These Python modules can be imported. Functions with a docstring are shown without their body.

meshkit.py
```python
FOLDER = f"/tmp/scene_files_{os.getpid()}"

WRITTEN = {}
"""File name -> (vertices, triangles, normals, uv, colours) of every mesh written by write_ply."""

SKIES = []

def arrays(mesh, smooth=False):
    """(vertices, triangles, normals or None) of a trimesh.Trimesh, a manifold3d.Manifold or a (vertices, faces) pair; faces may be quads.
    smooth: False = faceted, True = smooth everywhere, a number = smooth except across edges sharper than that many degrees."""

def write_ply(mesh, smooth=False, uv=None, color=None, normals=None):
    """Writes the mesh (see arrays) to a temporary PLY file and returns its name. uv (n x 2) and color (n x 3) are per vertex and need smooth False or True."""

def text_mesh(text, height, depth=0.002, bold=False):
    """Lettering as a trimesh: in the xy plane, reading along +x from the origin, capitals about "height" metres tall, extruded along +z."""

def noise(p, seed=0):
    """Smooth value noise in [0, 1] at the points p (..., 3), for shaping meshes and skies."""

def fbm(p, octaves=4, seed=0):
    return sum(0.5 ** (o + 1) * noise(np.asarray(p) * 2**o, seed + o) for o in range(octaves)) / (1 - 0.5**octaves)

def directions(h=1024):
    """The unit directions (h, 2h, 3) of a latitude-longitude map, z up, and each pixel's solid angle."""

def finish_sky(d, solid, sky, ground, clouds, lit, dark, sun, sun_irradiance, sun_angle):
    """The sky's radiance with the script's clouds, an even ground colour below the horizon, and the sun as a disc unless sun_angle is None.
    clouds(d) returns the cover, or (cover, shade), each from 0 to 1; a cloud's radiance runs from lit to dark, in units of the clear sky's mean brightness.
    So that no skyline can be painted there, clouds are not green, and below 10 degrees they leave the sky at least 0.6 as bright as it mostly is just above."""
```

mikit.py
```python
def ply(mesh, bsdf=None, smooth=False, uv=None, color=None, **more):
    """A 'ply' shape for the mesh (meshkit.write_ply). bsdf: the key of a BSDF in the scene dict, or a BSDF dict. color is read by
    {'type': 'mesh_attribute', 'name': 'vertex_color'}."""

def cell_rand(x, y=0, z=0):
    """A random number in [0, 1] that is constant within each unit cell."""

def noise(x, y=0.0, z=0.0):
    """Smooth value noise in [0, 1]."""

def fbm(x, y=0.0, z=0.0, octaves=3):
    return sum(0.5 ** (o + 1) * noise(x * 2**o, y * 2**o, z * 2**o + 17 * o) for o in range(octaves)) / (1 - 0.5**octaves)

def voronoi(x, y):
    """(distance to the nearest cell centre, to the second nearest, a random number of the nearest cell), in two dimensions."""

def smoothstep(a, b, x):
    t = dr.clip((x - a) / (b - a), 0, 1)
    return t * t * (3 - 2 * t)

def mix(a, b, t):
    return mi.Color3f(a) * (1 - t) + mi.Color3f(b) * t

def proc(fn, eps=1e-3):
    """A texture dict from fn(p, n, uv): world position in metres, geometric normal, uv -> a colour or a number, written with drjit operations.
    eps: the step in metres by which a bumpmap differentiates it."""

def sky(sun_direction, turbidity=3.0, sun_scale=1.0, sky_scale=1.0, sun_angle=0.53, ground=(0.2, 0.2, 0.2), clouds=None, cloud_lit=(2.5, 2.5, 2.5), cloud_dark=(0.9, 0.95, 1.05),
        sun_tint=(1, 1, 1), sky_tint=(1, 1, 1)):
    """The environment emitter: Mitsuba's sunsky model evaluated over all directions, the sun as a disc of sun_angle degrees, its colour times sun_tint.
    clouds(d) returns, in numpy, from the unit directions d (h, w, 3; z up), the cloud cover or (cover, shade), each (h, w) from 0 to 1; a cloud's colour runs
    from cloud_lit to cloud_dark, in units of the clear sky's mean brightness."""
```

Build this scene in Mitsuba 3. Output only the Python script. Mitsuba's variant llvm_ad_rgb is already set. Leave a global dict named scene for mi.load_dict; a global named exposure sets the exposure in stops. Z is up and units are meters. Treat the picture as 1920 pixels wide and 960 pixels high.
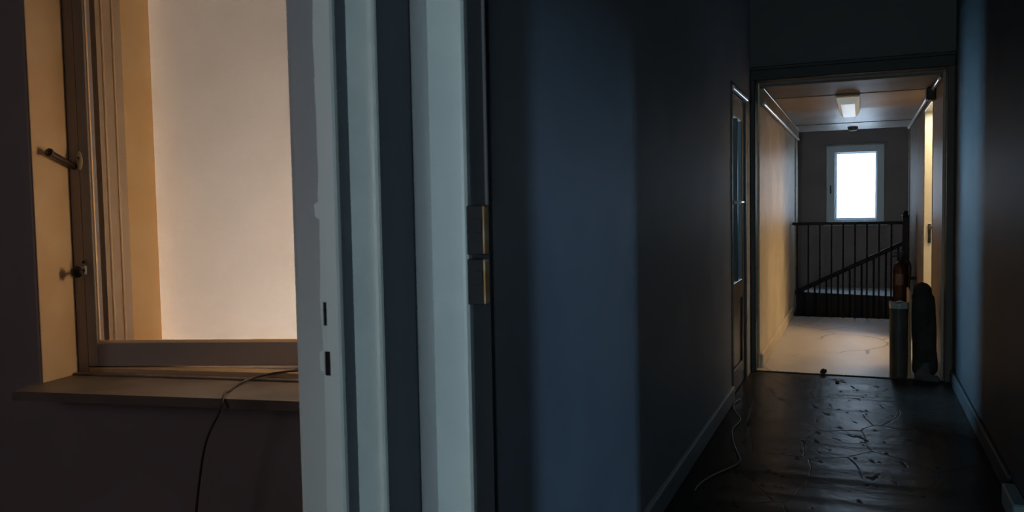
import math, random
import numpy as np, trimesh, drjit as dr, mitsuba as mi, mikit, meshkit
import manifold3d as m3
import shapely.geometry as sg
from mikit import noise, fbm, voronoi, smoothstep, mix, proc

T = mi.ScalarTransform4f
scene, labels = {}, {}
random.seed(4)
rng = np.random.default_rng(7)

# ------------------------------------------------------------------ camera
FOCAL = 1550.0
YAW, PITCH, ROLL = math.atan(655 / FOCAL), math.atan(85 / FOCAL), 0.0187
EYE = np.array([0.0, 0.0, 1.18])
fw = np.array([-math.sin(YAW) * math.cos(PITCH), math.cos(YAW) * math.cos(PITCH), -math.sin(PITCH)])
rt = np.cross(fw, [0, 0, 1]); rt /= np.linalg.norm(rt)
up = np.cross(rt, fw)
up = math.cos(ROLL) * up + math.sin(ROLL) * rt
scene['camera'] = {'type': 'thinlens', 'fov': 2 * math.degrees(math.atan(960 / FOCAL)), 'fov_axis': 'x',
                   'aperture_radius': 0.0026, 'focus_distance': 3.4, 'near_clip': 0.05, 'far_clip': 100.0,
                   'to_world': T().look_at(origin=EYE.tolist(), target=(EYE + fw).tolist(), up=up.tolist())}
exposure = 0.0
# ------------------------------------------------------------------ light of the place plus added fill (panes, bulbs)
STAIR_WINDOW = (3.8, 5.0, 6.4)        # daylight in the window over the stairs
BACK_WINDOW = (19.0, 26.5, 28.5)
ROOM_FILL = (3.6, 2.7, 2.6)           # added unseen pane, fills the left room with dim light
ADDED_LAMP = (22.0, 15.0, 8.4)           # added lamp hidden on the sill, brightens the reveal        # dusk-blue window behind the camera, lights the door frame
SIDE_WINDOW = (19.0, 36.0, 58.0)         # narrow window of the room on the right
WARM_LAMP = (300.0, 246.0, 196.0)
CLOSET_WINDOW = (36.0, 80.0, 112.0)      # window of the small room behind the glazed door         # lamp outside the blind
SIDE_BULB = (125.0, 86.0, 45.0)           # bulb of the room off the hall
TUBE = (0.16, 0.155, 0.135)

# ------------------------------------------------------------------ helpers
def obj(name, mesh, mat, parent=None, smooth=False, **more):
    key = name if parent is None else parent + '__' + name
    base, k = key, 0
    while key in scene:
        k += 1
        key = f'{base}_{k:03d}'
    scene[key] = mikit.ply(mesh, mat, smooth=smooth, **more)
    return key

def tag(key, label, category=None, group=None, kind=None):
    d = labels.setdefault(key, {})
    d['label'] = label
    if category: d['category'] = category
    if group: d['group'] = group
    if kind: d['kind'] = kind
    return key

def struct(name, mesh, mat, label, category, smooth=False):
    k = obj(name, mesh, mat, smooth=smooth)
    return tag(k, label, category, kind='structure')

def box(x0, x1, y0, y1, z0, z1, b=0.0):
    lo, hi = np.array([x0, y0, z0], float), np.array([x1, y1, z1], float)
    if b <= 0:
        m = trimesh.creation.box(hi - lo); m.apply_translation((lo + hi) / 2); return m
    pts = []
    for sx in (0, 1):
        for sy in (0, 1):
            for sz in (0, 1):
                c = np.where([sx, sy, sz], hi, lo); d = np.where([sx, sy, sz], -b, b)
                for a in range(3):
                    p = c + d; p[a] = c[a]; pts.append(p)
    return trimesh.Trimesh(pts).convex_hull

def cat(*ms): return trimesh.util.concatenate(list(ms))

def cyl(p0, p1, r, n=16, r2=None):
    p0, p1 = np.asarray(p0, float), np.asarray(p1, float)
    if r2 is None:
        return trimesh.creation.cylinder(r, segment=[p0, p1], sections=n)
    L = np.linalg.norm(p1 - p0)
    m = trimesh.creation.revolve([[0, 0], [r, 0], [r2, L], [0, L]], sections=n)
    m.apply_transform(trimesh.geometry.align_vectors([0, 0, 1], (p1 - p0) / L)); m.apply_translation(p0)
    return m

def tube(pts, r, n=10, sub=6):
    pts = np.asarray(pts, float)
    from scipy.interpolate import CubicSpline
    t = np.r_[0, np.cumsum(np.linalg.norm(np.diff(pts, axis=0), axis=1))]
    P = CubicSpline(t, pts)(np.linspace(0, t[-1], len(pts) * sub))
    a = np.linspace(0, 2 * np.pi, n, endpoint=False)
    V, Fc = [], []
    ref = np.array([0.3, 0.2, 0.93])
    for i, p in enumerate(P):
        d = P[min(i + 1, len(P) - 1)] - P[max(i - 1, 0)]; d /= np.linalg.norm(d)
        u = np.cross(d, ref); u /= np.linalg.norm(u); v = np.cross(d, u)
        V += [p + r * (math.cos(q) * u + math.sin(q) * v) for q in a]
    for i in range(len(P) - 1):
        for j in range(n):
            k = (j + 1) % n
            Fc += [[i * n + j, i * n + k, i * n + n + k], [i * n + j, i * n + n + k, i * n + n + j]]
    V += [P[0], P[-1]]; c0, c1 = len(V) - 2, len(V) - 1
    for j in range(n):
        k = (j + 1) % n
        Fc += [[c0, k, j], [c1, (len(P) - 1) * n + j, (len(P) - 1) * n + k]]
    m = trimesh.Trimesh(V, Fc, process=False); m.fix_normals(); return m

def prism(poly, z0, z1):
    m = trimesh.creation.extrude_polygon(sg.Polygon(poly), z1 - z0, engine='earcut')
    m.apply_translation([0, 0, z0]); return m

def lathe(profile, at, n=32):
    m = trimesh.creation.revolve(profile, sections=n); m.apply_translation(at); m.fix_normals(); return m

def from_manifold(M):
    q = M.to_mesh(); return trimesh.Trimesh(q.vert_properties[:, :3], q.tri_verts)

def to_manifold(m):
    return m3.Manifold(m3.Mesh(np.asarray(m.vertices, np.float32), np.asarray(m.faces, np.uint32)))

def frame_tf(origin, ang):
    c, s = math.cos(ang), math.sin(ang)
    M = np.eye(4); M[:3, :3] = [[c, -s, 0], [s, c, 0], [0, 0, 1]]; M[:3, 3] = origin
    return M

# ------------------------------------------------------------------ materials
def mat(name, color, rough=0.6, spec=0.5, bump=None, **kw):
    c = color if isinstance(color, dict) else {'type': 'rgb', 'value': list(color)}
    b = {'type': 'principled', 'base_color': c, 'roughness': rough, 'specular': spec, **kw}
    if bump: b = {'type': 'bumpmap', 'arbitrary': bump[0], 'scale': bump[1], 'bsdf': b}
    scene[name] = {'type': 'twosided', 'bsdf': b}
    return name

def blotch(a, b, s, sharp=(0.35, 0.65)):
    return proc(lambda p, n, uv: mix(a, b, smoothstep(sharp[0], sharp[1], fbm(p.x * s, p.y * s, p.z * s))))

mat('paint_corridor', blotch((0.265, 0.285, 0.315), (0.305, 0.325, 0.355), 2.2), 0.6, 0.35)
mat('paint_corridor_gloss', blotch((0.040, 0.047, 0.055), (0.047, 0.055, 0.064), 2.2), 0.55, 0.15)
mat('paint_end', (0.085, 0.075, 0.075), 0.6, 0.2)
mat('paint_rebate_shade', (0.17, 0.19, 0.22), 0.6, 0.3)  # shade of the frame rebates put into the colour
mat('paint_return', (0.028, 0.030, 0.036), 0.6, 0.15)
mat('paint_room', blotch((0.21, 0.19, 0.20), (0.26, 0.235, 0.245), 1.6), 0.7)
mat('plaster_reveal', blotch((0.84, 0.58, 0.35), (0.90, 0.66, 0.42), 5.0), 0.8)
mat('plaster_outer', blotch((0.82, 0.56, 0.27), (0.88, 0.64, 0.36), 4.0), 0.85)
mat('paint_frame_old', (0.42, 0.42, 0.44), 0.45)
mat('paint_sash', (0.28, 0.26, 0.27), 0.45, 0.35)
mat('paint_lining', (0.50, 0.36, 0.22), 0.4)
mat('bead_pale', (0.85, 0.66, 0.44), 0.35)
mat('sill_paint', blotch((0.11, 0.092, 0.08), (0.15, 0.125, 0.108), 7.0), 0.5, 0.3)
mat('paint_white', blotch((0.70, 0.73, 0.73), (0.78, 0.80, 0.79), 6.0), 0.38)
mat('paint_casing', blotch((0.78, 0.82, 0.83), (0.84, 0.87, 0.87), 5.0), 0.4)

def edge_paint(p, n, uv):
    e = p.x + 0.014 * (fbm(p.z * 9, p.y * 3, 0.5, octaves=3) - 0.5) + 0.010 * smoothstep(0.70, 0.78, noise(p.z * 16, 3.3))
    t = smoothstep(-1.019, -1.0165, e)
    top_shade = smoothstep(0.7, 1.35, p.z)
    old = mix((0.60, 0.61, 0.60), (0.34, 0.35, 0.37), top_shade)  # old paint darkened upwards, the light fall-off put into its colour
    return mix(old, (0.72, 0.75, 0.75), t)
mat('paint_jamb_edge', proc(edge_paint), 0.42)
mat('wood_bare', blotch((0.70, 0.36, 0.14), (0.88, 0.58, 0.32), 30.0), 0.45)
mat('dark_trim', (0.014, 0.014, 0.015), 0.5, 0.3)
mat('dark_wood', (0.06, 0.045, 0.038), 0.35)
mat('gloss_white', (0.75, 0.75, 0.73), 0.16, 0.6)
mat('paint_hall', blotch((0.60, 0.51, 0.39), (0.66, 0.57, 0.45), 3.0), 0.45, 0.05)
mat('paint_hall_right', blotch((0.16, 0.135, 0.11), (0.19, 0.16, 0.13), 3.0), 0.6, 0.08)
mat('casing_ochre', (0.34, 0.26, 0.17), 0.5, 0.1)
mat('gloss_ochre', (0.30, 0.24, 0.17), 0.18, 0.5)
mat('casing_brown', (0.075, 0.058, 0.048), 0.55, 0.2)
mat('conduit_grey', (0.16, 0.165, 0.18), 0.5, 0.2)
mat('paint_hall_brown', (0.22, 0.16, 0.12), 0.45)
mat('panel_a', blotch((0.15, 0.115, 0.08), (0.18, 0.14, 0.10), 3.0), 0.5, 0.08)
mat('panel_b', blotch((0.28, 0.215, 0.14), (0.32, 0.25, 0.165), 3.0), 0.5, 0.08)
mat('panel_c', blotch((0.27, 0.24, 0.215), (0.31, 0.28, 0.25), 3.0), 0.45, 0.35)
mat('stair_wall', blotch((0.24, 0.215, 0.22), (0.28, 0.255, 0.26), 2.0), 0.7)
mat('rail_paint', (0.010, 0.009, 0.010), 0.45, 0.12)
mat('riser_grey', (0.055, 0.052, 0.055), 0.6, 0.2)
mat('window_halo_paint', (0.60, 0.73, 0.82), 0.4)  # pale blue tint holds the glow around the bright stair pane
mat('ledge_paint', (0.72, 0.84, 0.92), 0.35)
mat('black_metal', (0.010, 0.009, 0.009), 0.5, 0.2)
mat('bronze', (0.05, 0.036, 0.024), 0.35, metallic=0.5)
mat('cream_plate', (0.60, 0.52, 0.40), 0.4)
mat('box_grey', (0.026, 0.028, 0.033), 0.55, 0.2)
mat('cable_dark', (0.05, 0.045, 0.04), 0.5)
mat('cable_white', (0.15, 0.145, 0.135), 0.5, 0.3)
mat('plinth_blue', (0.13, 0.20, 0.23), 0.5, 0.3)
mat('brass', (0.35, 0.22, 0.09), 0.3, metallic=0.8)
mat('bin_paper', blotch((0.045, 0.036, 0.03), (0.058, 0.047, 0.038), 8.0), 0.5, 0.2)
mat('film_rim', (0.30, 0.29, 0.27), 0.15, 0.6)
mat('cardboard', (0.40, 0.25, 0.14), 0.7)
mat('sack', blotch((0.030, 0.024, 0.021), (0.046, 0.037, 0.032), 12.0), 0.9, 0.1)
mat('rag', (0.085, 0.078, 0.075), 0.9, 0.1)
mat('red_enamel', (0.025, 0.0065, 0.006), 0.4, 0.2)
mat('label_pale', (0.07, 0.045, 0.04), 0.5)
mat('dust_black', (0.02, 0.018, 0.016), 0.8)
mat('fixture_white', (0.85, 0.85, 0.80), 0.4)
mat('smoke_grey', (0.10, 0.10, 0.10), 0.5)
mat('closet_dark', (0.03, 0.03, 0.033), 0.9, 0.1)  # near black keeps the room looking unlit despite its window
mat('wall_dark', (0.10, 0.10, 0.11), 0.8)
mat('wall_warm', (0.62, 0.63, 0.57), 0.7)

# worn lino of the corridor: transverse board swell under it, cracks and scuffs
def lino_mask(p):
    wx, wy = p.x + 0.10 * (fbm(p.x * 3, p.y * 3, 1.0) - 0.5), p.y + 0.16 * (fbm(p.x * 3, p.y * 3, 7.0) - 0.5)
    d1, d2, _ = voronoi(wx * 3.4, wy * 1.9)
    crack = (1 - smoothstep(0.003, 0.013, d2 - d1)) * smoothstep(0.52, 0.60, noise(p.x * 2.5, p.y * 1.7, 3.0))
    spots = smoothstep(0.72, 0.80, fbm(p.x * 30 + p.y * 6, p.y * 14, 2.0))
    return dr.maximum(crack, 0.8 * spots)

def lino_color(p, n, uv):
    base = mix((0.020, 0.017, 0.015), (0.032, 0.027, 0.025), fbm(p.x * 5, p.y * 2.2, 0.0))
    return mix(base, (0.012, 0.010, 0.009), lino_mask(p))

def lino_rough(p, n, uv):
    return 0.25 + 0.12 * fbm(p.x * 4, p.y * 7, 5.0) + 0.35 * lino_mask(p)

def lino_bump(p, n, uv):
    board = noise(p.x * 0.25, p.y * 5.2, 0.0) * 0.013 + noise(p.x * 0.8, p.y * 12.0, 4.0) * 0.0062
    return board + fbm(p.x * 16, p.y * 24, 2.0) * 0.0016 - 0.0012 * lino_mask(p)

scene['floor_corridor'] = {'type': 'twosided', 'bsdf': {'type': 'bumpmap', 'arbitrary': proc(lino_bump, 4e-3), 'scale': 1.0,
    'bsdf': {'type': 'principled', 'base_color': proc(lino_color), 'roughness': proc(lino_rough), 'specular': 0.035}}}

def hall_color(p, n, uv):
    wx, wy = p.x + 0.2 * (fbm(p.x * 2, p.y * 2, 1.0) - 0.5), p.y + 0.3 * (fbm(p.x * 2, p.y * 2, 9.0) - 0.5)
    d1, d2, _ = voronoi(wx * 1.6 + 3.3, wy * 1.1 + 0.4)
    crack = (1 - smoothstep(0.004, 0.03, d2 - d1)) * smoothstep(0.4, 0.5, noise(p.x * 2, p.y * 1.2, 6.0))
    base = mix((0.36, 0.33, 0.30), (0.46, 0.42, 0.38), fbm(p.x * 3, p.y * 3, 0.0))
    return mix(base, (0.16, 0.11, 0.07), 0.75 * crack)

def hall_bump(p, n, uv):
    return noise(0.7, p.y * 4.0, 0.0) * 0.006 + fbm(p.x * 8, p.y * 12, 2.0) * 0.0012

scene['floor_hall_lino'] = {'type': 'twosided', 'bsdf': {'type': 'bumpmap', 'arbitrary': proc(hall_bump, 4e-3), 'scale': 1.0,
    'bsdf': {'type': 'principled', 'base_color': proc(hall_color), 'roughness': 0.40, 'specular': 0.6}}}

scene['glass'] = {'type': 'thindielectric', 'int_ior': 1.5}
def blind_color(p, n, uv):
    return mix((0.86, 0.84, 0.83), (0.92, 0.90, 0.88), fbm(p.x * 2.5, p.y * 2.5, p.z * 2.5))
scene['blind_cloth'] = {'type': 'principledthin', 'base_color': proc(blind_color), 'roughness': 0.8, 'diff_trans': 1.2, 'spec_trans': 0.0}

def pane(name, mesh, radiance, parent=None):
    k = obj(name, mesh, 'fixture_white', parent)
    scene[k]['emitter'] = {'type': 'area', 'radiance': {'type': 'rgb', 'value': list(radiance)}}
    return k

def quad(a, b, c, d):
    return trimesh.Trimesh([a, b, c, d], [[0, 1, 2], [0, 2, 3]], process=False)

# ------------------------------------------------------------------ corridor shell
XL, XR, YE = -0.72, 0.56, 6.08
struct('floor', box(-3.8, XR + 0.02, -4.1, YE, -0.08, 0.0), 'floor_corridor', 'dark worn cracked lino floor of the corridor', 'floor')
struct('floor_hall', box(-0.80, 3.3, YE, 9.25, -0.08, 0.0), 'floor_hall_lino', 'pale cracked lino floor of the lit hall beyond the opening', 'floor')
struct('ceiling', box(-3.8, XR + 0.1, -4.1, YE + 0.2, 2.75, 2.85), 'wall_dark', 'dark ceiling over corridor and room', 'ceiling')
GY0, GY1, GZ = 5.10, 5.80, 1.93
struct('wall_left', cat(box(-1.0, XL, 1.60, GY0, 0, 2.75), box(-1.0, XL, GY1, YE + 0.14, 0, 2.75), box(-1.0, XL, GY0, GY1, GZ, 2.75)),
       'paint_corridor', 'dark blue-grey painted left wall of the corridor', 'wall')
struct('wall_left_rear', cat(box(-1.086, XL, -4.0, -1.8, 0, 2.75), box(-1.086, XL, -1.8, 1.36, 2.35, 2.75)), 'paint_corridor',
       'corridor wall behind the camera', 'wall')
DY0, DY1, DZ = 0.33, 1.215, 1.50  # unseen doorway, edges and low head shaped to trim the side light
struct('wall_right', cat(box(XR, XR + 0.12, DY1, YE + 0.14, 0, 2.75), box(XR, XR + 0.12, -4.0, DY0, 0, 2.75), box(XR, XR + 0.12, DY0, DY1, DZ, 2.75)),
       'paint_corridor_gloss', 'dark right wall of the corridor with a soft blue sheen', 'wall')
struct('wall_end', cat(box(XL, XR, YE, YE + 0.14, 2.06, 2.75), box(0.515, XR, YE, YE + 0.14, 0, 2.06)), 'paint_end',
       'dark wall over the opening at the corridor end', 'wall')
struct('wall_back', cat(box(-1.086, XR + 0.12, -4.1, -4.0, 0, 2.75)), 'wall_dark', 'wall at the back end of the corridor behind the camera', 'wall')
# dark casing around the opening at the corridor end
t = 'door_2'
obj('head_casing', cat(box(XL + 0.0, 0.56, YE - 0.025, YE, 2.055, 2.135, 0.006), box(XL, 0.56, YE - 0.035, YE, 2.125, 2.15, 0.004)), 'dark_trim', t)
obj('side_casing', box(XL, XL + 0.035, YE - 0.04, YE + 0.14, 0, 2.06, 0.005), 'dark_trim', t)
obj('side_casing', box(0.512, 0.556, YE - 0.025, YE + 0.02, 0, 2.06, 0.005), 'casing_brown', t)
tag(t, 'dark wooden casing around the opening at the corridor end', 'door frame', kind='structure')
struct('trim_1', box(XL, 0.51, YE - 0.012, YE + 0.012, 0.0, 0.006, 0.002), 'dust_black', 'dark threshold strip between the two lino floors', 'threshold')
# baseboards
struct('baseboard_left', box(XL, XL + 0.022, 1.62, GY0 - 0.02, 0, 0.095, 0.006), 'paint_corridor', 'low painted baseboard along the left corridor wall', 'baseboard')
struct('baseboard_right', box(XR - 0.02, XR, 3.75, YE - 0.03, 0, 0.09, 0.006), 'paint_corridor_gloss', 'low painted baseboard along the right corridor wall', 'baseboard')
struct('trim_2', box(XR - 0.05, XR, 3.40, 3.66, 0, 0.085, 0.006), 'plinth_blue', 'pale plinth block at the foot of the right corridor wall', 'plinth')

# glazed door in the left wall
t = 'glazed_door'
fx = XL + 0.007
obj('frame', cat(box(XL - 0.10, fx, GY0, GY0 + 0.055, 0, GZ), box(XL - 0.10, fx, GY1 - 0.055, GY1, 0, GZ), box(XL - 0.10, fx, GY0 + 0.055, GY1 - 0.055, 1.885, GZ)), 'dark_trim', t)
obj('head_bead', cyl((fx, GY0 + 0.03, 1.895), (fx, GY1 - 0.01, 1.895), 0.014, 20), 'gloss_white', t, smooth=40)
lx0, lx1 = XL - 0.045, XL - 0.006
y0, y1 = GY0 + 0.06, GY1 - 0.06
obj('stile', box(lx0, lx1, y0, y0 + 0.085, 0.01, 1.88, 0.004), 'dark_wood', t)
obj('stile', box(lx0, lx1, y1 - 0.085, y1, 0.01, 1.88, 0.004), 'dark_wood', t)
obj('rail', box(lx0, lx1, y0 + 0.085, y1 - 0.085, 1.74, 1.88, 0.004), 'paint_hall_brown', t)
obj('rail', box(lx0, lx1, y0 + 0.085, y1 - 0.085, 0.58, 0.70, 0.004), 'dark_wood', t)
obj('rail', box(lx0, lx1, y0 + 0.085, y1 - 0.085, 0.01, 0.15, 0.004), 'dark_wood', t)
obj('lower_panel', box(lx0 + 0.01, lx1 - 0.012, y0 + 0.085, y1 - 0.085, 0.15, 0.58, 0.008), 'dark_wood', t)
obj('glazing_bar', box(lx0 + 0.005, lx1, (y0 + y1) / 2 - 0.012, (y0 + y1) / 2 + 0.012, 0.70, 1.74, 0.003), 'dark_wood', t)
gx = lx1 - 0.019
for ya, yb in ((y0 + 0.085, (y0 + y1) / 2 - 0.012), ((y0 + y1) / 2 + 0.012, y1 - 0.085)):
    obj('pane', quad((gx, ya, 0.70), (gx, yb, 0.70), (gx, yb, 1.74), (gx, ya, 1.74)), 'glass', t)
hb = obj('handle', cat(cyl((lx1, y0 + 0.05, 1.205), (lx1 + 0.05, y0 + 0.05, 1.205), 0.010, 16), cyl((lx1 + 0.045, y0 + 0.045, 1.205), (lx1 + 0.045, y0 + 0.17, 1.205), 0.011, 16)), 'gloss_white', t, smooth=40)
labels[hb] = {'label': 'pale shiny lever handle'}
tag(t, 'narrow dark glazed door in the left wall just before the lit opening', 'door')
struct('wall_closet', cat(box(-2.0, -1.9, 4.6, 6.3, 0, 2.3), box(-1.9, -1.0, 4.5, 4.6, 0, 2.3), box(-1.9, -1.0, 6.22, 6.32, 0, 2.3), box(-1.9, -1.0, 4.6, 6.22, 2.2, 2.3), box(-1.9, -0.8, 4.6, 6.22, -0.08, 0.0)),
       'closet_dark', 'small room behind the glazed door, coloured near black to look unlit', 'wall')

t = 'window_5'
pane('pane', quad((-1.89, 5.40, 1.05), (-1.89, 5.80, 1.05), (-1.89, 5.80, 1.95), (-1.89, 5.40, 1.95)), CLOSET_WINDOW, t)
obj('frame', cat(box(-1.9, -1.87, 5.36, 5.40, 1.01, 1.99), box(-1.9, -1.87, 5.80, 5.84, 1.01, 1.99), box(-1.9, -1.87, 5.40, 5.80, 1.95, 1.99), box(-1.9, -1.87, 5.40, 5.80, 1.01, 1.05)), 'dark_wood', t)
tag(t, 'blue window of the small room behind the glazed door', 'window', kind='structure')

# ------------------------------------------------------------------ door frame in the foreground
t = 'door_1'
H = 2.34
stop = prism([(-1.086, 1.412), (-1.083, 1.403), (-1.074, 1.40), (-0.978, 1.40), (-0.973, 1.403), (-0.972, 1.409), (-0.972, 1.470), (-1.086, 1.470)], 0, H)
S = to_manifold(stop)
for z0, z1 in ((0.952, 1.000), (0.849, 0.899)):
    xc = -1.0095 if z0 > 0.9 else -1.0065
    w = 0.0042 if z0 > 0.9 else 0.0068
    S = S - to_manifold(box(xc - w, xc + w, 1.36, 1.45, z0, z1))
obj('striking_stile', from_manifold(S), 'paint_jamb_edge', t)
for z0, z1 in ((0.952, 1.000), (0.849, 0.899)):
    xc = -1.0095 if z0 > 0.9 else -1.0065
    k = obj('lock_hole_fill', box(xc - 0.009, xc + 0.009, 1.4035, 1.449, z0 - 0.002, z1 + 0.002), 'black_metal', t)  # black insert just under the surface, stands in for shade in the hole
    labels[k] = {'label': 'black insert standing in for the shade in the latch slot' if z0 > 0.9 else 'black insert standing in for the shade in the bolt slot'}
obj('jamb_board', prism([(-1.086, 1.47), (-0.972, 1.47), (-0.972, 1.448), (-0.913, 1.448), (-0.905, 1.4495), (-0.902, 1.453), (-0.902, 1.595), (-1.086, 1.60)], 0, H), 'paint_white', t)
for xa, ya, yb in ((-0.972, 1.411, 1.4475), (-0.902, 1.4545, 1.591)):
    k = obj('rebate_shade', box(xa - 0.001, xa + 0.0008, ya, yb, 0, H), 'paint_rebate_shade', t)  # thin dark facing, paints the shade of the step onto the frame
    labels[k] = {'label': 'rebate with its shade painted dark'}
obj('jamb_strip', prism([(-0.918, 1.4500), (-0.918, 1.4440), (-0.914, 1.4425), (-0.908, 1.4440), (-0.903, 1.4470), (-0.901, 1.4520)], 0, H), 'paint_white', t)
cove = [(-0.902, 1.592)] + [(-0.902 + 0.033 * (1 - math.cos(a)), 1.592 - 0.018 * math.sin(a)) for a in np.linspace(0, np.pi, 12)][1:] + [(-0.836, 1.62), (-0.902, 1.62)]
obj('quarter_bead', prism(cove, 0, H), 'paint_frame_old', t, smooth=30)
obj('casing', prism([(-0.846, 1.62), (-0.846, 1.5625), (-0.8435, 1.56), (-0.772, 1.56), (-0.766, 1.562), (-0.7615, 1.568), (-0.7615, 1.62)], 0, H), 'paint_casing', t)
tag(t, 'pale stepped wooden door frame standing between the dim room and the corridor', 'door frame', kind='structure')
struct('wall_return', cat(box(-1.0, XL, 1.583, 1.605, 0, H), box(-1.086, -1.0, 1.60, 2.02, 0, 2.75), box(-1.086, XL, 1.36, 1.66, H, 2.75)), 'paint_return', 'narrow dark return of the corridor wall beside the door frame', 'wall')

# two small boxes on the return, with bare edges
for i, (z0, z1, lab) in enumerate(((1.089, 1.192, 'small dark wall box with a tan edge beside the door frame, upper of two'),
                                  (0.984, 1.080, 'small dark wall box with a tan edge beside the door frame, lower of two'))):
    t = 'wall_box' if i == 0 else 'wall_box_001'
    obj('case', box(-0.762, -0.7245, 1.560, 1.583, z0, z1, 0.002), 'box_grey', t)
    k = obj('edge_strip', box(-0.7245, -0.7205, 1.559, 1.5829, z0 + 0.002, z1 - 0.001 if i == 0 else z1, 0.0015), 'wood_bare', t)
    labels[k] = {'label': 'bare tan edge'}
    zc = (z0 + z1) / 2
    obj('raised_plate', box(-0.744, -0.7255, 1.5575, 1.561, zc - 0.006, zc + 0.024, 0.001), 'box_grey', t)
    tag(t, lab, 'box', 'boxes beside the door frame')
k = obj('conduit', cyl((-0.7215, 1.578, 1.193), (-0.7215, 1.578, 2.3), 0.004, 10), 'conduit_grey', smooth=40)
tag(k, 'thin vertical pipe running up from the upper dark box beside the door frame', 'pipe')

# ------------------------------------------------------------------ room on the left with the window
AW, P0 = math.radians(9.5), np.array([-2.383, 1.9775, 0.0])
W = frame_tf(P0, AW)
def wl(m):                        # window-wall coordinates: s along the wall, o outward, z up
    m.apply_transform(W); return m
FACE = -0.155
SR = 1.17
wall_pts = [(-1.5, FACE), (-0.052, FACE), (-0.045, FACE + 0.006), (-0.045, 0.42), (-1.5, 0.42)]
struct('wall_window', wl(cat(prism(wall_pts, 0, 2.75), box(SR, 1.5, FACE, 0.42, 0, 2.75), box(-0.052, SR, FACE, 0.42, 0, 0.6315), box(-0.045, SR, FACE, 0.42, 2.25, 2.75))),
       'paint_room', 'dim grey wall around and under the left window', 'wall')
rv = wl(box(-0.0452, -0.0420, FACE + 0.004, 0.0, 0.66, 2.25))
struct('wall_reveal', rv, 'plaster_reveal', 'warm lit plaster reveal at the left side of the window', 'wall')
struct('wall_outer_reveal', wl(cat(box(-0.045, 0.027, 0.187, 0.46, 0.60, 2.3), box(SR - 0.05, SR, 0.187, 0.46, 0.60, 2.3), box(0.027, SR - 0.05, 0.187, 0.46, 2.2, 2.3), box(0.027, SR - 0.05, 0.187, 0.46, 0.60, 0.68))),
       'plaster_outer', 'orange lit plaster at the outer side of the window opening', 'wall')
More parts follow.
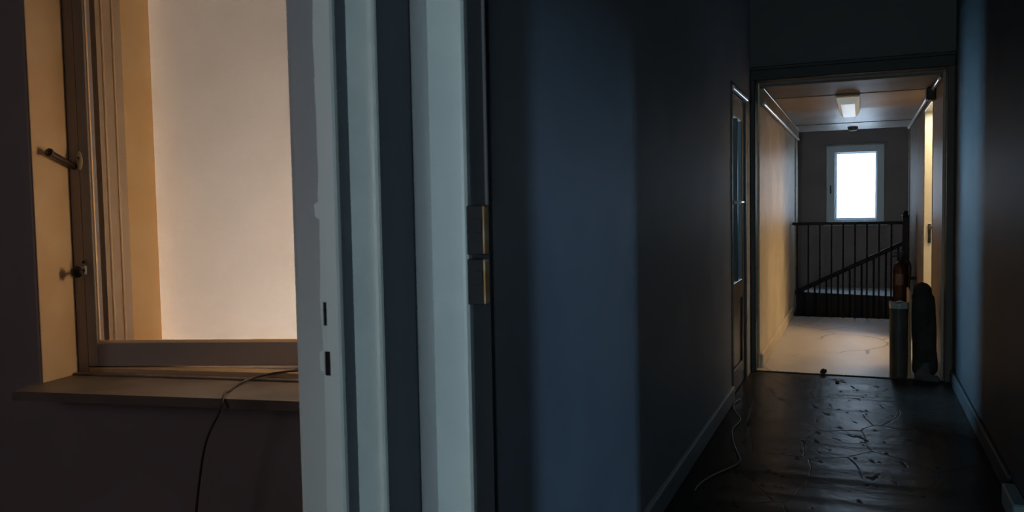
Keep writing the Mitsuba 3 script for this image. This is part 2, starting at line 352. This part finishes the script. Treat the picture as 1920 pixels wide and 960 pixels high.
# fixed frame, lining and sash
t = 'window_1'
obj('frame_stile', wl(box(-0.0418, 0.0, 0.0, 0.06, 0.66, 2.25, 0.002)), 'paint_sash', t)
obj('frame_stile', wl(box(SR - 0.05, SR, 0.0, 0.06, 0.66, 2.25, 0.002)), 'paint_sash', t)
obj('frame_bottom_rail', wl(box(0.0, SR - 0.05, 0.0, 0.06, 0.655, 0.682, 0.002)), 'paint_lining', t)
obj('frame_top_rail', wl(box(0.0, SR - 0.05, 0.0, 0.06, 2.2, 2.25, 0.002)), 'paint_sash', t)
prof = [(-0.0418, 0.06), (0.036, 0.06), (0.0345, 0.13), (0.033, 0.187), (-0.0418, 0.187)]
for bo, bw, bs in ((0.084, 0.008, 0.0400), (0.138, 0.007, 0.0390)):
    obj('lining_bead', wl(prism([(0.030, bo), (bs - 0.002, bo - 0.001), (bs, bo + 0.002), (bs, bo + bw - 0.002), (bs - 0.003, bo + bw), (0.030, bo + bw + 0.001)], 0.672, 2.2)), 'bead_pale', t)
obj('lining', wl(prism(prof, 0.66, 2.2)), 'paint_lining', t)
obj('lining', wl(box(SR - 0.1, SR, 0.06, 0.187, 0.66, 2.2)), 'paint_lining', t)
obj('lining', wl(box(0.036, SR - 0.1, 0.06, 0.187, 0.645, 0.672)), 'paint_hall_brown', t)  # bottom board darkened, shade of the sash gap put into its colour
obj('lining', wl(box(-0.04, SR, 0.06, 0.187, 2.2, 2.25)), 'paint_lining', t)
SA = math.radians(9.0)
W2 = W @ frame_tf((0.002, 0.0, 0), SA)
def ws(m):
    m.apply_transform(W2); return m
SW = 1.06
sz0, sz1 = 0.686, 2.19
obj('sash_stile', ws(box(0.0, 0.034, -0.004, 0.040, sz0, sz1, 0.002)), 'paint_sash', t)
obj('sash_stile', ws(box(SW - 0.06, SW, -0.004, 0.040, sz0, sz1, 0.002)), 'paint_sash', t)
obj('sash_rail', ws(box(0.034, SW - 0.06, -0.004, 0.040, sz0, 0.765, 0.002)), 'paint_sash', t)
obj('sash_rail', ws(box(0.034, SW - 0.06, -0.004, 0.040, sz1 - 0.06, sz1, 0.002)), 'paint_sash', t)
k = obj('glazing_bead', ws(cat(box(0.034, 0.038, 0.004, 0.012, 0.765, sz1 - 0.06), box(0.038, SW - 0.06, 0.004, 0.012, 0.765, 0.772))), 'plaster_reveal', t)
obj('pane', ws(quad((0.034, 0.022, 0.765), (SW - 0.06, 0.022, 0.765), (SW - 0.06, 0.022, sz1 - 0.06), (0.034, 0.022, sz1 - 0.06))), 'glass', t)
# handle and knob on the stile
def wpt(s, o, z):
    return (W @ np.array([s, o, z, 1.0]))[:3]
pl = trimesh.creation.icosphere(3, 1.0); pl.apply_scale([0.011, 0.006, 0.032]); pl.apply_translation([0.004, -0.002, 1.372])
obj('handle_plate', wl(pl), 'cream_plate', t, smooth=True)
hs = trimesh.creation.icosphere(2, 0.0042); hs.apply_translation([0.004, -0.008, 1.380])
obj('screw', wl(hs), 'bronze', t, smooth=True)
h1, h0 = wpt(-0.008, -0.115, 1.3900), wpt(-0.019, 0.0, 1.352)
obj('handle', cat(cyl(h0, h1, 0.0098, 16), cyl(h1, h1 + (h1 - h0) * 0.06, 0.0135, 18), trimesh.creation.icosphere(2, 0.0125).apply_translation(h1)), 'bronze', t, smooth=40)
kn = trimesh.creation.icosphere(3, 0.0195); kn.apply_scale([1, 0.7, 1]); kn.apply_translation([0.010, -0.045, 1.006])
obj('knob', cat(wl(kn), cyl(wpt(0.010, -0.035, 1.006), wpt(0.004, 0.0, 1.010), 0.006, 12)), 'black_metal', t, smooth=40)
obj('catch', wl(box(0.000, 0.012, -0.012, 0.0, 0.994, 1.024, 0.002)), 'paint_frame_old', t)
kp = trimesh.creation.icosphere(2, 0.005); kp.apply_translation([0.006, -0.010, 1.036])
obj('catch_pin', wl(kp), 'black_metal', t, smooth=True)
tag(t, 'old casement window standing ajar in a warm lit opening in the left room', 'window', kind='structure')
# sill, its front skewed against the wall
sl = [(-0.040, -0.277), (SR + 0.05, -0.262), (SR, 0.0), (-0.045, 0.0), (-0.045, FACE), (-0.065, FACE)]
t = 'window_sill'
m = prism(sl, 0.632, 0.660); wl(m)
struct(t, m, 'sill_paint', 'long pale window sill board under the ajar window', 'window sill')
obj('step_strip', wl(box(-0.040, SR - 0.01, -0.030, 0.0, 0.658, 0.667, 0.002)), 'sill_paint', t)
# blind closing the outside of the opening, lit from behind by a lamp
k = obj('blind', wl(quad((-0.02, 0.348, 0.62), (SR, 0.348, 0.62), (SR, 0.348, 2.25), (-0.02, 0.348, 2.25))), 'blind_cloth')
tag(k, 'plain pale backlit blind filling the view through the left window', 'blind')
LP = wpt(1.02, 1.55, 0.42)
obj('post', cyl((LP[0], LP[1], 0.0), (LP[0], LP[1], 0.33), 0.03, 14), 'black_metal', 'street_lamp', smooth=40)
k = obj('globe', trimesh.creation.icosphere(3, 0.10).apply_translation(LP), 'fixture_white', 'street_lamp')
scene[k]['emitter'] = {'type': 'area', 'radiance': {'type': 'rgb', 'value': list(WARM_LAMP)}}
tag('street_lamp', 'warm low lamp standing outside behind the blind', 'lamp')
# the rest of the room, with an added pane and lamp
t = 'window_6'
pane('pane', quad((-3.59, -1.3, 0.9), (-3.59, -0.3, 0.9), (-3.59, -0.3, 1.9), (-3.59, -1.3, 1.9)), ROOM_FILL, t)
obj('frame', cat(box(-3.6, -3.56, -1.35, -1.3, 0.85, 1.95), box(-3.6, -3.56, -0.3, -0.25, 0.85, 1.95), box(-3.6, -3.56, -1.3, -0.3, 1.9, 1.95), box(-3.6, -3.56, -1.3, -0.3, 0.85, 0.9)), 'window_halo_paint', t)
tag(t, 'added unseen window pane filling the left room with dim light', 'window', kind='structure')
t = 'added_lamp'
LA = W @ frame_tf((1.045, 0.055, 0), math.radians(-76))
def la(m):
    m.apply_transform(LA); return m
obj('head', la(cat(box(-0.054, 0.054, 0.004, 0.05, 1.02, 1.34))), 'black_metal', t)
obj('stand', la(cyl((0, 0.025, 0.678), (0, 0.025, 1.02), 0.010, 12)), 'black_metal', t, smooth=40)
obj('foot', la(cyl((0, 0.02, 0.668), (0, 0.02, 0.678), 0.035, 20)), 'black_metal', t, smooth=40)
pane('panel', la(quad((-0.050, 0.0, 1.03), (0.050, 0.0, 1.03), (0.050, 0.0, 1.33), (-0.050, 0.0, 1.33))), ADDED_LAMP, t)
tag(t, 'added warm lamp on the far end of the window sill, hidden by the door frame', 'lamp')
struct('wall_room', cat(box(-3.7, -3.6, -2.6, 2.4, 0, 2.75), box(-3.6, -1.086, -2.6, -2.5, 0, 2.75), ), 'paint_room', 'unseen walls of the left room', 'wall')
# cable over the sill
CABLE = [wpt(1.02, 0.06, 0.676), wpt(0.86, 0.03, 0.6865), wpt(0.72, 0.0, 0.6865), wpt(0.63, -0.045, 0.671), wpt(0.622, -0.11, 0.6645), wpt(0.645, -0.19, 0.6645), wpt(0.672, -0.262, 0.665), wpt(0.678, -0.279, 0.650), wpt(0.662, -0.283, 0.610), wpt(0.636, -0.283, 0.565), wpt(0.602, -0.280, 0.455), wpt(0.578, -0.276, 0.325), wpt(0.57, -0.275, 0.01)]
k = obj('cable', tube(CABLE, 0.0036), 'cable_dark', smooth=True)
tag(k, 'thin dark cable arching over the window sill and hanging down the wall', 'cable')

# ------------------------------------------------------------------ rooms that send light: back window, side window
t = 'window_2'
pane('pane', quad((-0.68, -3.0, 0.35), (-0.26, -3.0, 0.35), (-0.26, -3.0, 1.75), (-0.68, -3.0, 1.75))if False else quad((-0.26, -3.98, 0.2), (-0.68, -3.98, 0.2), (-0.68, -3.98, 1.75), (-0.26, -3.98, 1.75)), BACK_WINDOW, t)
obj('frame', cat(box(-0.72, -0.68, -4.0, -3.96, 0.16, 1.79), box(-0.26, -0.22, -4.0, -3.96, 0.16, 1.79), box(-0.68, -0.26, -4.0, -3.96, 1.75, 1.79), box(-0.68, -0.26, -4.0, -3.96, 0.16, 0.2)), 'window_halo_paint', t)
tag(t, 'blue dusk window at the corridor end behind the camera', 'window', kind='structure')
struct('wall_side_room', cat(box(0.68, 6.3, -4.7, -4.6, 0, 2.75), box(6.2, 6.3, -4.6, 2.6, 0, 2.75), box(0.68, 6.3, 2.5, 2.6, 0, 2.75), box(0.68, 6.3, -4.6, 2.5, 2.75, 2.85), box(0.58, 6.3, -4.6, 2.5, -0.08, 0.0)), 'wall_dark', 'unseen walls of the room on the right', 'wall')
t = 'window_3'
pane('pane', quad((5.40, -4.59, 0.25), (5.06, -4.59, 0.25), (5.06, -4.59, 2.5), (5.40, -4.59, 2.5)), SIDE_WINDOW, t)
obj('frame', cat(box(5.02, 5.06, -4.6, -4.56, 0.21, 2.54), box(5.40, 5.44, -4.6, -4.56, 0.21, 2.54), box(5.06, 5.40, -4.6, -4.56, 2.5, 2.54), box(5.06, 5.40, -4.6, -4.56, 0.21, 0.25)), 'window_halo_paint', t)
tag(t, 'narrow blue window of the unseen room on the right', 'window', kind='structure')

# ------------------------------------------------------------------ the lit hall
HL, HR, HC = -0.675, 0.50, 2.03
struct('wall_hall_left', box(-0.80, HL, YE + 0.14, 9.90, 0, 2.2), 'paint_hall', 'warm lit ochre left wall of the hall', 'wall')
obj('end_casing', box(HL, HL + 0.012, 9.66, 9.90, 0, HC - 0.12, 0.003), 'casing_ochre', 'wall_hall_left')
obj('corner_bead', cyl((HL + 0.002, 9.90, 0.0), (HL + 0.002, 9.90, HC), 0.014, 20), 'gloss_ochre', 'wall_hall_left', smooth=40)
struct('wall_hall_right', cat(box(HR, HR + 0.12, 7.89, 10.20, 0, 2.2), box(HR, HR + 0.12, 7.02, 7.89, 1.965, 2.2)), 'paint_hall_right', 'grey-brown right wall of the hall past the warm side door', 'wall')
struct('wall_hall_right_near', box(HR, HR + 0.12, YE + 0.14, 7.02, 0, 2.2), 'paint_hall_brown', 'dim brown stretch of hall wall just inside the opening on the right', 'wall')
obj('end_casing', box(HR - 0.012, HR + 0.12, 10.16, 10.225, 0, 2.2, 0.004), 'paint_hall_brown', 'wall_hall_right')
struct('baseboard_hall', box(HL, HL + 0.022, YE + 0.14, 9.2, 0, 0.10, 0.006), 'paint_hall', 'ochre baseboard along the left hall wall', 'baseboard')
# ceiling boards, each a little out of line with the next
struct('ceiling_hall', box(-0.82, HR + 0.12, YE + 0.14, 10.2, HC + 0.014, HC + 0.08), 'dark_wood', 'low boarded ceiling of the lit hall', 'ceiling')
edges = [YE + 0.0, 6.93, 7.98, 9.38, 10.2]
for i in range(4):
    dz = (0.0, -0.006, 0.003, -0.004)[i]
    obj('panel', box(HL, HR, edges[i] + 0.006 + (0.14 if i == 0 else 0), edges[i + 1] - 0.006, HC + dz, HC + 0.0139, 0.003), ('panel_a', 'panel_b', 'panel_c', 'panel_c')[i], 'ceiling_hall')
# boxed trunking with glossy beads, left
t = 'trunking'
obj('board', box(HL, HL + 0.030, YE + 0.14, 9.85, 1.915, HC - 0.007, 0.003), 'panel_b', t)
obj('lower_bead', cyl((HL + 0.028, YE + 0.15, 1.915), (HL + 0.028, 9.85, 1.915), 0.011, 20), 'gloss_white', t, smooth=40)
obj('upper_bead', cyl((HL + 0.028, YE + 0.15, HC - 0.010), (HL + 0.028, 9.85, HC - 0.010), 0.005, 16), 'gloss_white', t, smooth=40)
tag(t, 'boxed trunking with shiny white edge lines along the top of the left hall wall', 'trunking')
# pipe along the right
t = 'ceiling_pipe'
obj('pipe', cat(cyl((HR - 0.022, YE + 0.15, 2.005), (HR - 0.022, 6.78, 2.005), 0.010, 16), cyl((HR - 0.022, 6.92, 2.005), (HR - 0.022, 10.1, 2.005), 0.013, 16)), 'gloss_white', t, smooth=40)
obj('junction_box', box(HR - 0.06, HR, 6.78, 6.92, 1.93, 2.02, 0.006), 'black_metal', t)
tag(t, 'pale pipe with a dark junction box along the top of the right hall wall', 'pipe')
# warm side doorway
t = 'door_3'
obj('far_jamb', box(HR - 0.004, HR + 0.12, 7.878, 7.892, 0, 1.97, 0.002), 'wall_warm', t)
obj('near_jamb', box(HR - 0.004, HR + 0.12, 7.02, 7.034, 0, 1.97, 0.002), 'paint_hall_brown', t)
obj('head', box(HR - 0.004, HR + 0.12, 7.034, 7.878, 1.952, 1.966, 0.002), 'gloss_white', t)
st = obj('strike_plate', box(HR + 0.028, HR + 0.050, 7.870, 7.8785, 0.84, 1.00, 0.001), 'black_metal', t)
labels[st] = {'label': 'dark strike plate'}
obj('keep', box(HR + 0.030, HR + 0.056, 7.858, 7.872, 0.955, 0.985, 0.002), 'bronze', t)
tag(t, 'warm bright doorway to a side room in the right hall wall', 'door frame', kind='structure')
struct('wall_bulb_room', cat(box(3.2, 3.3, 6.1, 9.3, 0, 2.3), box(0.62, 3.2, 6.1, 6.2, 0, 2.3), box(0.62, 3.2, 9.2, 9.3, 0, 2.3), box(0.62, 3.2, 6.2, 9.2, 2.25, 2.35)), 'wall_warm', 'unseen walls of the warm side room', 'wall')
k = obj('bulb', trimesh.creation.icosphere(3, 0.15).apply_translation([0.92, 7.66, 2.095]), 'fixture_white')
scene[k]['emitter'] = {'type': 'area', 'radiance': {'type': 'rgb', 'value': list(SIDE_BULB)}}
tag(k, 'warm bulb in the side room off the hall', 'lamp')
# ceiling tube light
t = 'ceiling_light'
obj('base', box(-0.185, -0.010, 6.90, 8.05, HC - 0.020, HC - 0.0065, 0.003), 'paint_hall_brown', t)
pr = [(-0.182, HC - 0.020)] + [(-0.0975 - 0.082 * math.cos(a), HC - 0.020 - 0.055 * min(1.0, 1.25 * math.sin(a))) for a in np.linspace(0.12, np.pi - 0.12, 12)] + [(-0.013, HC - 0.020)]
dm = trimesh.creation.extrude_polygon(sg.Polygon(pr), 1.02, engine='earcut')
dm.apply_transform(np.array([[1, 0, 0, 0], [0, 0, 1, 6.98], [0, 1, 0, 0], [0, 0, 0, 1.0]])); dm.fix_normals()
k = obj('diffuser', dm, 'fixture_white', t, smooth=30)
scene[k]['emitter'] = {'type': 'area', 'radiance': {'type': 'rgb', 'value': list(TUBE)}}
tag(t, 'pale tube light with a ribbed cover on the hall ceiling', 'ceiling light')
k = obj('smoke_detector', lathe([[0, -0.045], [0.035, -0.043], [0.050, -0.030], [0.054, -0.004], [0.054, 0.0], [0, 0.0]], [-0.085, 9.86, HC - 0.004]), 'smoke_grey', smooth=40)
tag(k, 'small dark smoke detector on the ceiling above the far window', 'smoke detector')

# ------------------------------------------------------------------ stairwell
YW = 10.70
wx0, wx1, wz0, wz1 = -0.287, 0.168, 1.003, 1.797
struct('wall_stair', cat(box(-2.0, wx0, YW, YW + 0.12, -2.2, 2.7), box(wx1, 1.8, YW, YW + 0.12, -2.2, 2.7), box(wx0, wx1, YW, YW + 0.12, -2.2, wz0), box(wx0, wx1, YW, YW + 0.12, wz1, 2.7)), 'stair_wall', 'dim grey stairwell wall around the bright window', 'wall')
struct('wall_stair_sides', cat(box(-2.1, -2.0, 8.9, YW + 0.1, -2.2, 2.7), box(1.8, 1.9, 9.2, YW + 0.1, -2.2, 2.7), box(-2.1, -0.80, 9.15, 9.25, -2.2, 2.7), box(0.62, 1.9, 9.25, 9.35, -2.2, 2.7), box(-0.82, 0.65, 9.15, 9.25, -2.2, -0.08), box(-2.1, 1.9, 10.2, YW + 0.1, 2.6, 2.7), box(-2.1, -0.8, 9.2, 10.2, 2.6, 2.7), box(0.6, 1.9, 9.2, 10.2, 2.6, 2.7), box(-0.82, 0.65, 10.2, 10.25, HC + 0.01, 2.7)), 'stair_wall', 'unlit side walls of the stairwell', 'wall')
struct('floor_stair', box(-2.0, 1.8, 9.15, YW, -2.3, -2.2), 'wall_dark', 'dark bottom of the stairwell', 'floor')
t = 'window_4'
c0, c1, cz0, cz1, cy = -0.385, 0.252, 0.958, 1.880, YW - 0.022
obj('casing', cat(box(c0, wx0 - 0.0, cy, YW, cz0, cz1, 0.004), box(wx1, c1, cy, YW, cz0, cz1, 0.004), box(wx0, wx1, cy, YW, wz1, cz1, 0.004), box(wx0, wx1, cy, YW, cz0, wz0, 0.004)), 'window_halo_paint', t)
obj('cornice', box(c0 - 0.035, c1 + 0.035, cy - 0.018, YW, cz1, cz1 + 0.022, 0.005), 'stair_wall', t)
obj('sill', box(c0 - 0.03, c1 + 0.03, cy - 0.05, YW, cz0 - 0.03, cz0, 0.005), 'window_halo_paint', t)
obj('sash', cat(box(wx0, wx0 + 0.02, YW + 0.03, YW + 0.07, wz0, wz1), box(wx1 - 0.014, wx1, YW + 0.03, YW + 0.07, wz0, wz1), box(wx0 + 0.02, wx1 - 0.014, YW + 0.03, YW + 0.07, wz1 - 0.014, wz1), box(wx0 + 0.02, wx1 - 0.014, YW + 0.03, YW + 0.07, wz0, wz0 + 0.016)), 'window_halo_paint', t)
obj('handle', cat(cyl((c0 + 0.05, cy, 1.40), (c0 + 0.05, cy - 0.03, 1.40), 0.008, 10), cyl((c0 + 0.05, cy - 0.03, 1.41), (c0 + 0.05, cy - 0.03, 1.31), 0.008, 10)), 'black_metal', t, smooth=40)
pane('pane', quad((wx0, YW + 0.055, wz0), (wx1, YW + 0.055, wz0), (wx1, YW + 0.055, wz1), (wx0, YW + 0.055, wz1)), STAIR_WINDOW, t)
tag(t, 'small bright white window over the stairs at the far end', 'window', kind='structure')
# ledge lit by the window
lp = [(-0.66, 10.08), (0.40, 9.77), (0.49, 9.77), (0.49, YW), (-0.66, YW)]
struct('trim_3', prism(lp, 0.13, 0.18), 'ledge_paint', 'low ledge under the far window lit blue along its top', 'ledge')
obj('front_board', prism([(-0.665, 10.068), (0.40, 9.757), (0.40, 9.769), (-0.665, 10.080)], -0.40, 0.178), 'riser_grey', 'trim_3')
# level railing at the hall edge
t = 'stair_railing'
YR = 9.22
RZ = 1.0
obj('top_rail', cat(box(HL + 0.005, 0.40, YR - 0.022, YR + 0.022, RZ - 0.030, RZ, 0.008)), 'rail_paint', t)
for i in range(9):
    x = -0.622 + 0.1135 * i
    obj('baluster', cyl((x, YR, 0.0), (x, YR, RZ - 0.03), 0.0085, 10), 'rail_paint', t, smooth=40)
nw = obj('newel_post', cat(box(0.385, 0.445, YR - 0.03, YR + 0.03, 0, 1.045, 0.006), box(0.380, 0.450, YR - 0.035, YR + 0.035, 1.045, 1.062, 0.005), trimesh.creation.icosphere(2, 0.026).apply_translation([0.415, YR, 1.082])), 'rail_paint', t)
tag(t, 'dark level railing with thin balusters across the hall edge under the far window', 'railing')
# sloping handrail of the flight going down
t = 'sloping_handrail'
a, b = np.array([-0.66, 9.66, 0.215]), np.array([0.44, 9.66, 0.775])
d = (b - a) / np.linalg.norm(b - a)
rail = box(-0.02, np.linalg.norm(b - a), -0.024, 0.024, -0.022, 0.022, 0.009)
R = np.eye(4); R[:3, 0] = d; R[:3, 1] = [0, 1, 0]; R[:3, 2] = np.cross(d, [0, 1, 0]); R[:3, 3] = a
rail.apply_transform(R)
obj('rail', rail, 'rail_paint', t)
for i in range(9):
    x = -0.585 + 0.119 * i
    z = a[2] + (x - a[0]) * (b[2] - a[2]) / (b[0] - a[0])
    obj('baluster', cyl((x, 9.66, z - 0.9), (x, 9.66, z - 0.01), 0.0105, 10), 'rail_paint', t, smooth=40)
sb = box(-0.02, np.linalg.norm(b - a), -0.02, 0.02, -0.12, 0.12)
R2 = R.copy(); R2[2, 3] -= 0.95; sb.apply_transform(R2)
obj('stringer', sb, 'rail_paint', t)
tag(t, 'dark sloping handrail of the stairs descending to the left behind the level railing', 'handrail')

# ------------------------------------------------------------------ things in and around the opening
# fire extinguisher on the right wall
t = 'fire_extinguisher'
ex, ey, ez = 0.362, 8.92, 0.235
obj('cylinder', lathe([[0, 0], [0.062, 0.0], [0.070, 0.012], [0.070, 0.30], [0.060, 0.345], [0.030, 0.372], [0.022, 0.385], [0, 0.385]], [ex, ey, ez]), 'red_enamel', t, smooth=40)
obj('base_ring', lathe([[0.0, 0], [0.066, 0], [0.072, 0.01], [0.072, 0.035], [0.0, 0.035]], [ex, ey, ez - 0.008]), 'black_metal', t, smooth=40)
obj('valve', cat(cyl((ex, ey, ez + 0.38), (ex, ey, ez + 0.42), 0.020, 14), box(ex - 0.075, ex + 0.03, ey - 0.012, ey + 0.012, ez + 0.425, ez + 0.440, 0.003), box(ex - 0.065, ex + 0.03, ey - 0.012, ey + 0.012, ez + 0.455, ez + 0.468, 0.003)), 'black_metal', t, smooth=30)
obj('hose', tube([(ex + 0.02, ey - 0.02, ez + 0.40), (ex + 0.06, ey - 0.05, ez + 0.39), (ex + 0.082, ey - 0.06, ez + 0.28), (ex + 0.080, ey - 0.055, ez + 0.10)], 0.010), 'black_metal', t, smooth=True)
an = np.linspace(-2.35, -1.25, 9)
obj('label', cat(*[quad((ex + 0.0708 * math.cos(p), ey + 0.0708 * math.sin(p), ez + 0.15), (ex + 0.0708 * math.cos(q), ey + 0.0708 * math.sin(q), ez + 0.15), (ex + 0.0708 * math.cos(q), ey + 0.0708 * math.sin(q), ez + 0.26), (ex + 0.0708 * math.cos(p), ey + 0.0708 * math.sin(p), ez + 0.26)) for p, q in zip(an[:-1], an[1:])]), 'label_pale', t)
for zb in (0.20, 0.02):
    obj('bracket', box(ex + 0.06, HR, ey - 0.02, ey + 0.02, ez + zb, ez + zb + 0.03), 'black_metal', t)
tag(t, 'dark red fire extinguisher mounted low on the right wall near the railing', 'fire extinguisher')
# pale bin
t = 'slim_bin'
bx, by, bh = 0.2405, 6.165, 0.505
obj('body', lathe([[0, 0], [0.054, 0], [0.056, 0.01], [0.0585, bh - 0.03], [0.0585, bh], [0.0545, bh], [0.053, bh - 0.05], [0.050, 0.05], [0, 0.05]], [bx, by, 0.0]), 'bin_paper', t, smooth=40)
rimv = []
rp = lathe([[0.0575, bh - 0.035], [0.0605, bh - 0.033], [0.0615, bh + 0.002], [0.0595, bh + 0.008], [0.0555, bh + 0.006], [0.054, bh - 0.004], [0.0575, bh - 0.035]], [0, 0, 0], 48)
vv = rp.vertices.copy(); an = np.arctan2(vv[:, 1], vv[:, 0])
vv[:, 2] += 0.005 * np.sin(an * 5 + 0.6) * (vv[:, 2] > bh - 0.02); vv[:, :2] *= (1 + 0.03 * np.sin(an * 7))[:, None]
rp.vertices = vv + [bx, by, 0]
k = obj('film_rim', rp, 'film_rim', t, smooth=True)
labels[k] = {'label': 'shiny crumpled film rim'}
tag(t, 'tall slim brown bin with a pale shiny film rim standing on the threshold', 'bin')
# cardboard sheet on edge
k = obj('cardboard_sheet', box(0.3025, 0.314, 6.10, 6.50, 0.0, 0.585, 0.002), 'cardboard')
tag(k, 'brown cardboard sheet on edge between the slim brown bin and the dark sack', 'cardboard')
# dark sack with rounded top
def blob(balls, length=0.02, it=12):
    Ms = []
    for p, q, r0, r1 in balls:
        s0 = trimesh.creation.icosphere(2, r0).apply_translation(p); s1 = trimesh.creation.icosphere(2, r1).apply_translation(q)
        Ms.append(m3.Manifold.hull_points(np.vstack([s0.vertices, s1.vertices])))
    M = m3.Manifold.batch_boolean(Ms, m3.OpType.Add).refine_to_length(length)
    m = from_manifold(M)
    trimesh.smoothing.filter_taubin(m, iterations=it)
    return m
sk = blob([((0.384, 6.22, 0.06), (0.384, 6.20, 0.585), 0.058, 0.060), ((0.428, 6.23, 0.06), (0.418, 6.21, 0.53), 0.058, 0.046)])
v = np.array(sk.vertices); v += (meshkit.fbm(v * [9, 9, 5], 2, 3)[:, None] - 0.5) * 0.014
v[:, 2] = np.maximum(v[:, 2], 0.0); sk.vertices = v
k = obj('sack', sk, 'sack', smooth=True)
tag(k, 'dark upright sack with a rounded top leaning at the right side of the opening', 'sack')
rg = blob([((0.385, 6.075, 0.045), (0.405, 6.09, 0.10), 0.043, 0.022), ((0.385, 6.07, 0.03), (0.465, 6.05, 0.020), 0.030, 0.020), ((0.36, 6.085, 0.03), (0.40, 6.07, 0.03), 0.028, 0.03)], 0.012, 8)
v = np.array(rg.vertices); v += (meshkit.fbm(v * 45, 3, 5)[:, None] - 0.5) * 0.018
v[:, 2] = np.maximum(v[:, 2], 0.0); rg.vertices = v
k = obj('rag', rg, 'rag', smooth=True)
tag(k, 'pale crumpled rag on the floor in front of the dark sack', 'rag')

# cable snippet along the left wall on the floor, debris
r = 0.0035
k = obj('floor_cable', tube([(-0.675, 5.13, 0.006), (-0.690, 4.99, 0.006), (-0.655, 4.80, 0.006), (-0.606, 4.62, 0.006), (-0.618, 4.46, 0.006), (-0.606, 4.31, 0.006), (-0.572, 4.13, 0.006), (-0.530, 3.97, 0.006), (-0.512, 3.84, 0.006), (-0.545, 3.74, 0.006), (-0.60, 3.60, 0.006), (-0.63, 3.40, 0.006)], r), 'cable_white', smooth=True)
tag(k, 'thin pale cable wriggling over the dark floor beside the left baseboard', 'cable')
def crumb(x, y, s, seed):
    m = trimesh.creation.icosphere(2, 1.0)
    v = np.array(m.vertices); v *= (0.6 + 0.8 * meshkit.fbm(v * 1.7 + seed, 3, seed))[:, None]
    v *= np.array(s); v[:, 2] -= v[:, 2].min(); v += [x, y, 0.0]; m.vertices = v
    return m
k = obj('debris', crumb(-0.236, 6.10, (0.022, 0.02, 0.018), 3), 'dust_black')
tag(k, 'small black lump lying on the threshold strip', 'debris')
k = obj('debris_001', crumb(-0.140, 5.83, (0.012, 0.03, 0.007), 9), 'dust_black')
tag(k, 'small dark flake on the floor just before the threshold strip', 'debris')
